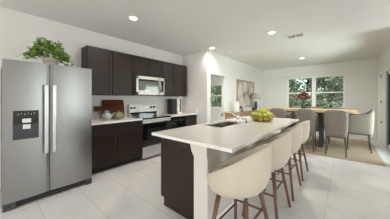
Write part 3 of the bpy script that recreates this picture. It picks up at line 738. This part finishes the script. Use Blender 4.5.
def chair_shell():
    """upholstered back that wraps round into low arms; faces +Y, its back at y=-0.26"""
    b = MB(); n = 44; hw = 0.225; path = []
    L_side, rc = 0.30, 0.10
    # U path: left arm front -> back -> right arm front
    segs = []
    for k in range(10): segs.append((Vector((-hw, 0.20 - (0.36 * k / 9), 0)), Vector((-1, 0, 0))))
    for k in range(1, 7):
        a = PI + (PI / 2) * k / 6; segs.append((Vector((-hw + rc + rc * math.cos(a), -0.16 + rc * math.sin(a), 0)), Vector((math.cos(a), math.sin(a), 0))))
    for k in range(1, 8): segs.append((Vector((-hw + rc + (2 * hw - 2 * rc) * k / 8, -0.26, 0)), Vector((0, -1, 0))))
    m_ = [(Vector((-p.x, p.y, 0)), Vector((-q.x, q.y, 0))) for p, q in segs[:16]][::-1]
    segs += m_
    def top(p):
        t = (p.y + 0.26) / 0.46                                    # 0 at the back, 1 at the arm's front
        e = 0.925 + 0.135 * max(0.0, 1 - t / 0.5) ** 1.9
        if t < 0.03: e -= 0.035 * (abs(p.x) / hw) ** 4
        return e
    rows = 9; th = 0.045; vo, vi = [], []
    for p, nrm in segs:
        zt = top(p); co, ci = [], []
        for r in range(rows):
            q = r / (rows - 1); z = 0.45 + (zt - 0.45) * q
            lean = -0.025 * q if p.y < -0.1 else 0
            bulge = 0.01 * math.sin(PI * q)
            taper = 1.0 - 0.10 * (1 - q)
            o = Vector((p.x * taper, p.y + lean, z)) + nrm * bulge
            co.append(o); ci.append(Vector((p.x * taper, p.y + lean, z)) - nrm * th + Vector((0, 0, 0)))
        vo.append([b.bm.verts.new(v) for v in co]); lipz = ((co[-1] + ci[-1]) / 2 + Vector((0, 0, 0.014)))
        vi.append([b.bm.verts.new(lipz)] + [b.bm.verts.new(v) for v in ci[::-1]])
    cols = [o + i for o, i in zip(vo, vi)]
    for a_, c_ in zip(cols, cols[1:]):
        for r in range(len(a_)):
            r2 = (r + 1) % len(a_)
            f = b.bm.faces.new([a_[r], c_[r], c_[r2], a_[r2]]); f.smooth = True
    for e in (cols[0], cols[-1]): b.bm.faces.new(e)
    return b
def make_chair():
    t = thing('dining_chair', (0, 0, 0), '', 'chair', 'dining chairs round the table')
    chair_shell().build('backrest', M['taupe'], t)
    MB().box(-0.195, 0.195, -0.235, 0.21, 0.445, 0.50, 0.02, 3).build('seat', M['taupe'], t)
    MB().box(-0.175, 0.175, -0.20, 0.20, 0.495, 0.555, 0.025, 3).build('seat_cushion', M['taupe'], t)
    MB().box(-0.185, 0.185, -0.21, 0.20, 0.425, 0.447, 0.003, 1).build('seat_frame', M['taupe_leg'], t)
    for sx in (-1, 1):
        for y, s in ((-0.20, -1), (0.19, 1)):
            MB().tube([(sx * 0.185, y + s * 0.03, 0.0), (sx * 0.175, y, 0.43)], [0.011, 0.016], 10).build('leg', M['taupe_leg'], t)
    return t
ch = make_chair()
cs = [(-1.39, 5.43, 0, 'taupe chair on near side of table, leftmost of the three with backs to us'),
      (-0.74, 5.43, 0, 'taupe chair on near side of table, middle of the three with backs to us'),
      (-0.13, 5.43, 0, 'taupe chair on near side of table, rightmost of the three, whole back in view'),
      (-1.23, 6.76, PI, 'taupe chair on window side of table, left of red flowers, only top showing'),
      (-0.66, 6.76, PI, 'taupe chair on window side of table, just right of red flowers'),
      (-0.14, 6.76, PI, 'taupe chair on window side of table, rightmost, under right window pane'),
      (0.30, 6.20, PI / 2, 'taupe chair at the right head of the table, seen in profile')]
for i, (x, y, rz, lab) in enumerate(cs):
    o = ch if i == 0 else copy_tree(ch)
    o.location = (x, y, RG); o.rotation_euler.z = rz; o['label'] = lab

# red flowers in a glass vase
vx, vy = -0.92, 6.2
vz = thing('flower_vase', (vx, vy, TZ), 'clear glass vase holding red flowers on dining table', 'vase')
MB().lathe((vx, vy, TZ), [(0, 0), (0.055, 0), (0.06, 0.02), (0.07, 0.09), (0.055, 0.17), (0.05, 0.20), (0.058, 0.215), (0.053, 0.213), (0.046, 0.2), (0.05, 0.17), (0.064, 0.09), (0.054, 0.012), (0, 0.012)], 24).build('body', M['glass'], vz)
MB().lathe((vx, vy, TZ), [(0, 0.014), (0.052, 0.014), (0.062, 0.09), (0, 0.09)], 20).build('water', M['glass'], vz)
rnd = random.Random(11)
fl_meshes = []
def make_flower(k):
    """a stem curving out of the vase with a ragged dome of red petals"""
    a = 2.4 * k; r_ = 0.175 * math.sqrt((k + 0.5) / 20); h = 0.49 - 6.0 * r_ * r_ + rnd.uniform(-0.03, 0.02) - (0.07 if k % 3 == 2 and k > 6 else 0)
    tip = Vector((vx + r_ * math.cos(a), vy + r_ * math.sin(a), TZ + h))
    neck = Vector((vx + 0.025 * math.cos(a), vy + 0.025 * math.sin(a), TZ + 0.21))
    ft = Vector((vx - 0.03 * math.cos(a), vy - 0.03 * math.sin(a), TZ + 0.02))
    t = thing('red_flower', ft, 'red flower standing among others in the glass vase', 'flower', 'red flowers in the vase')
    MB().tube([ft, neck, (neck + tip) / 2 + Vector((0, 0, 0.02)), tip], 0.003, 6).build('stem', M['stem'], t)
    b = MB(); d = Vector((math.cos(a) * r_ * 4, math.sin(a) * r_ * 4, 0.7)).normalized()
    for q in range(46):
        v = Vector((rnd.gauss(0, 1), rnd.gauss(0, 1), rnd.gauss(0, 1))).normalized()
        if v.dot(d) < -0.4: v = -v
        c = tip + v * rnd.uniform(0.02, 0.046); u = v.orthogonal().normalized(); u = Matrix.Rotation(rnd.uniform(0, 6), 3, v) @ u
        wv = v.cross(u); s_ = rnd.uniform(0.012, 0.02)
        vs = [b.bm.verts.new(c + u * s_), b.bm.verts.new(c + wv * s_ * .7 + v * 0.006), b.bm.verts.new(c - u * s_ + v * .01), b.bm.verts.new(c - wv * s_ * .7 + v * 0.006)]
        b.bm.faces.new(vs)
    b.build('bloom', M['red'], t, fix=False)
for k in range(20): make_flower(k)

# ------------------------------------------------------------------ console and what stands on it
CXF, CY0, CY1, CT = -2.60, 4.90, 7.35, 0.90
cn = thing('console_table', (-2.77, (CY0 + CY1) / 2, 0), 'oak console table against the wall below the picture', 'console table')
MB().box(XD + 0.015, CXF, CY0, CY1, CT - 0.045, CT, 0.004).build('top', M['sidewood'], cn)
MB().box(XD + 0.03, CXF - 0.02, CY0 + 0.04, CY1 - 0.04, CT - 0.16, CT - 0.045).build('apron', M['sidewood'], cn)
for x in (XD + 0.05, CXF - 0.045):
    for y in (CY0 + 0.06, CY1 - 0.06): MB().box(x - 0.025, x + 0.025, y - 0.025, y + 0.025, 0.0, CT - 0.16, 0.003, 1).build('leg', M['sidewood'], cn)
MB().box(XD + 0.03, CXF - 0.025, CY0 + 0.04, CY1 - 0.04, 0.18, 0.21, 0.003, 1).build('lower_shelf', M['sidewood'], cn)
tag(MB().lathe((-2.72, 5.36, CT), [(0, 0), (0.085, 0), (0.095, 0.015), (0.092, 0.12), (0.078, 0.25), (0.07, 0.36), (0.06, 0.355), (0.068, 0.25), (0.08, 0.12), (0, 0.03)], 28).build('vase', M['white_glaze']), 'tall white vase on near end of the oak console', 'vase')
bt = thing('diffuser_bottle', (-2.70, 5.64, CT), 'black bottle with pale stopper on console, beside the white vase', 'bottle')
MB().lathe((-2.70, 5.64, CT), [(0, 0), (0.058, 0), (0.062, 0.02), (0.06, 0.12), (0.03, 0.155), (0.024, 0.165), (0.024, 0.185), (0, 0.185)], 22).build('body', M['black'], bt)
MB().lathe((-2.70, 5.64, CT + 0.185), [(0, 0), (0.02, 0), (0.021, 0.05), (0.018, 0.09), (0.008, 0.115), (0, 0.118)], 14).build('stopper', M['lightwood'], bt)
kb = thing('keepsake_box', (-2.74, 6.15, CT), 'low white lidded box on the console below the picture', 'box')
MB().box(-2.84, -2.63, 5.90, 6.40, CT, CT + 0.09, 0.006).build('body', M['white_glaze'], kb)
MB().box(-2.845, -2.625, 5.895, 6.405, CT + 0.09, CT + 0.125, 0.006).build('lid', M['white_glaze'], kb)
dc = thing('candle_jar', (-2.70, 6.74, CT), 'small dark jar on the console, left of the lamp', 'jar')
MB().lathe((-2.70, 6.74, CT), [(0, 0), (0.05, 0), (0.053, 0.01), (0.053, 0.09), (0.046, 0.095), (0, 0.095)], 20).build('jar', M['navy'], dc)
MB().lathe((-2.70, 6.74, CT + 0.095), [(0, 0), (0.05, 0), (0.05, 0.018), (0.012, 0.02), (0.012, 0.035), (0, 0.036)], 20).build('lid', M['black'], dc)
lx, ly = -2.72, 7.05
tl = thing('table_lamp', (lx, ly, CT), 'table lamp with navy base and taupe drum shade on console', 'lamp')
MB().lathe((lx, ly, CT), [(0, 0), (0.08, 0), (0.08, 0.015), (0.045, 0.03), (0.06, 0.10), (0.062, 0.20), (0.048, 0.30), (0.022, 0.35), (0, 0.352)], 24).build('base', M['navy'], tl)
MB().tube([(lx, ly, CT + 0.35), (lx, ly, CT + 0.60)], 0.008, 8).build('stem', M['brass'], tl)
MB().lathe((lx, ly, CT), [(0.195, 0.42), (0.16, 0.68), (0.157, 0.68), (0.192, 0.42), (0.195, 0.42)], 32).build('shade', M['shade'], tl)
MB().ball((lx, ly, CT + 0.69), 0.012).build('finial', M['brass'], tl)

# framed abstract on the wall
pc = thing('framed_picture', (XD, 6.58, 1.00), 'large oak framed grey and brown abstract painting on wall above console', 'picture')
b = MB(); y0, y1, z0, z1, fw = 5.80, 7.36, 1.02, 2.06, 0.035
b.box(XD + 0.001, XD + 0.04, y0, y0 + fw, z0, z1, 0.003, 1).box(XD + 0.001, XD + 0.04, y1 - fw, y1, z0, z1, 0.003, 1).box(XD + 0.001, XD + 0.04, y0 + fw, y1 - fw, z0, z0 + fw, 0.003, 1).box(XD + 0.001, XD + 0.04, y0 + fw, y1 - fw, z1 - fw, z1, 0.003, 1)
b.build('frame', M['frame_wood'], pc)
MB().box(XD + 0.002, XD + 0.022, y0 + fw, y1 - fw, z0 + fw, z1 - fw).build('canvas', M['canvas'], pc)

# ------------------------------------------------------------------ ceiling fittings
def downlight(x, y, label, power=LAMP_W):
    t = thing('recessed_light', (x, y, CEIL), label, 'ceiling light')
    MB().lathe((x, y, CEIL), [(0.062, -0.0005), (0.085, -0.0005), (0.085, -0.006), (0.066, -0.012), (0.062, -0.006)], 32).build('trim_ring', M['trim'], t)
    MB().lathe((x, y, CEIL), [(0, -0.006), (0.064, -0.006), (0.064, -0.002), (0, -0.002)], 28).build('lens', M['lens'], t)
    l = bpy.data.lights.new('lamp', 'AREA'); l.shape = 'DISK'; l.size = 0.12; l.energy = power; l.color = (1.0, 0.955, 0.89); l.spread = math.radians(150)
    o = bpy.data.objects.new('lamp', l); C.objects.link(o); o.parent = t; o.location = (0, 0, -0.016)
downlight(-2.76, 1.60, 'round recessed ceiling light in front of the wall cabinets, nearest refrigerator')
downlight(-2.73, 3.93, 'round recessed ceiling light close to the corner by the hall opening')
downlight(-1.14, 3.83, 'round recessed ceiling light over the far end of the island, beside the vent')
downlight(-1.07, 6.89, 'round recessed ceiling light over the dining table', LAMP_W * 1.7)
vt = thing('ceiling_vent', (-0.79, 4.37, CEIL), 'white louvred air vent on the ceiling with two grilles', 'vent')
x0, x1, y0, y1 = -0.965, -0.635, 4.25, 4.48
b = MB()
for q in ((x0, x1, y0, y0 + .022), (x0, x1, y1 - .022, y1), (x0, x0 + .022, y0, y1), (x1 - .022, x1, y0, y1), ((x0 + x1) / 2 - .011, (x0 + x1) / 2 + .011, y0, y1)): b.box(*q, CEIL - 0.012, CEIL - 0.0005)
b.build('frame', M['trim'], vt)
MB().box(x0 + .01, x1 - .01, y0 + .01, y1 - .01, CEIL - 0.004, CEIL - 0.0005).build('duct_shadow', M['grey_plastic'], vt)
for k in range(8):
    y = y0 + 0.035 + k * 0.0225
    MB().prism([(x0 + .02, y, CEIL - 0.010), (x0 + .02, y + 0.010, CEIL - 0.004), (x0 + .02, y + 0.012, CEIL - 0.005), (x0 + .02, y + 0.002, CEIL - 0.0115)], (x1 - x0 - .04, 0, 0)).build('louvre', M['white_plastic'], vt)
sm = thing('smoke_detector', (-2.62, 4.62, CEIL), 'flat round white smoke detector on ceiling beyond the corner light', 'smoke detector')
MB().lathe((-2.62, 4.62, CEIL), [(0, -0.03), (0.05, -0.03), (0.07, -0.022), (0.078, -0.008), (0.078, 0)], 28).build('housing', M['white_plastic'], sm)
MB().lathe((-2.62, 4.62, CEIL), [(0.056, -0.0305), (0.062, -0.0295), (0.06, -0.027), (0.056, -0.028)], 24).build('vent_ring', M['grey_plastic'], sm)

# ------------------------------------------------------------------ trees beyond the windows
def tree(x, y, h, r, m, label, seed, crown0=0.8):
    rnd = random.Random(seed)
    t = thing('tree', (x, y, -0.13), label, 'tree', 'trees outside the windows')
    b = MB().tube([(x, y, -0.13), (x + rnd.uniform(-.1, .1), y, h * .35), (x + rnd.uniform(-.2, .2), y, h * .8)], [0.09, 0.07, 0.03], 8)
    for k in range(7):
        a = rnd.uniform(0, 2 * PI); z = h * rnd.uniform(.25, .7)
        b.tube([(x, y, z), (x + r * .4 * math.cos(a), y + r * .4 * math.sin(a), z + .35), (x + r * .8 * math.cos(a), y + r * .8 * math.sin(a), z + .6)], [0.035, 0.022, 0.01], 6)
    b.build('trunk', M['bark'], t)
    b = MB(); cl = []
    for k in range(70):
        a = rnd.uniform(0, 2 * PI); q = r * math.sqrt(rnd.random()); z = crown0 + (h - crown0) * rnd.random()
        cl.append(Vector((x + q * math.cos(a), y + q * math.sin(a), z)))
    for c in cl:
        for k in range(60):
            p = c + Vector((rnd.gauss(0, .2), rnd.gauss(0, .2), rnd.gauss(0, .16)))
            n_ = Vector((rnd.gauss(0, 1), rnd.gauss(0, 1), rnd.gauss(0, 1) + .6)).normalized(); u = n_.orthogonal().normalized(); u = Matrix.Rotation(rnd.uniform(0, 6), 3, n_) @ u; v = n_.cross(u); s_ = rnd.uniform(.05, .10)
            b.bm.faces.new([b.bm.verts.new(p + u * s_), b.bm.verts.new(p + v * s_ * .6), b.bm.verts.new(p - u * s_), b.bm.verts.new(p - v * s_ * .6)])
    b.build('crown', m, t, fix=False)
tr = [(-2.9, 12.2, 4.2, 1.2, 'a', 'dark leafed tree seen at the left of dining window'),
      (-1.7, 13.2, 4.8, 1.3, 'b', 'olive green tree behind the red flowers outside dining window'),
      (-0.6, 12.4, 4.0, 1.1, 'a', 'dark leafed tree seen through right half of dining window'),
      (0.5, 13.6, 4.6, 1.3, 'b', 'olive green tree at the right edge of dining window'),
      (-8.0, 12.0, 4.2, 1.4, 'a', 'dark leafed tree seen through the hall window'),
      (-10.0, 13.5, 4.8, 1.4, 'b', 'olive green tree behind the dark one in hall window'),
      (4.6, 13.5, 4.4, 1.3, 'b', 'olive green tree outside the glazed patio door')]
for i, (x, y, h, r, k, lab) in enumerate(tr): tree(x, y, h, r, M['tree_' + k], lab, 20 + i, 0.2)
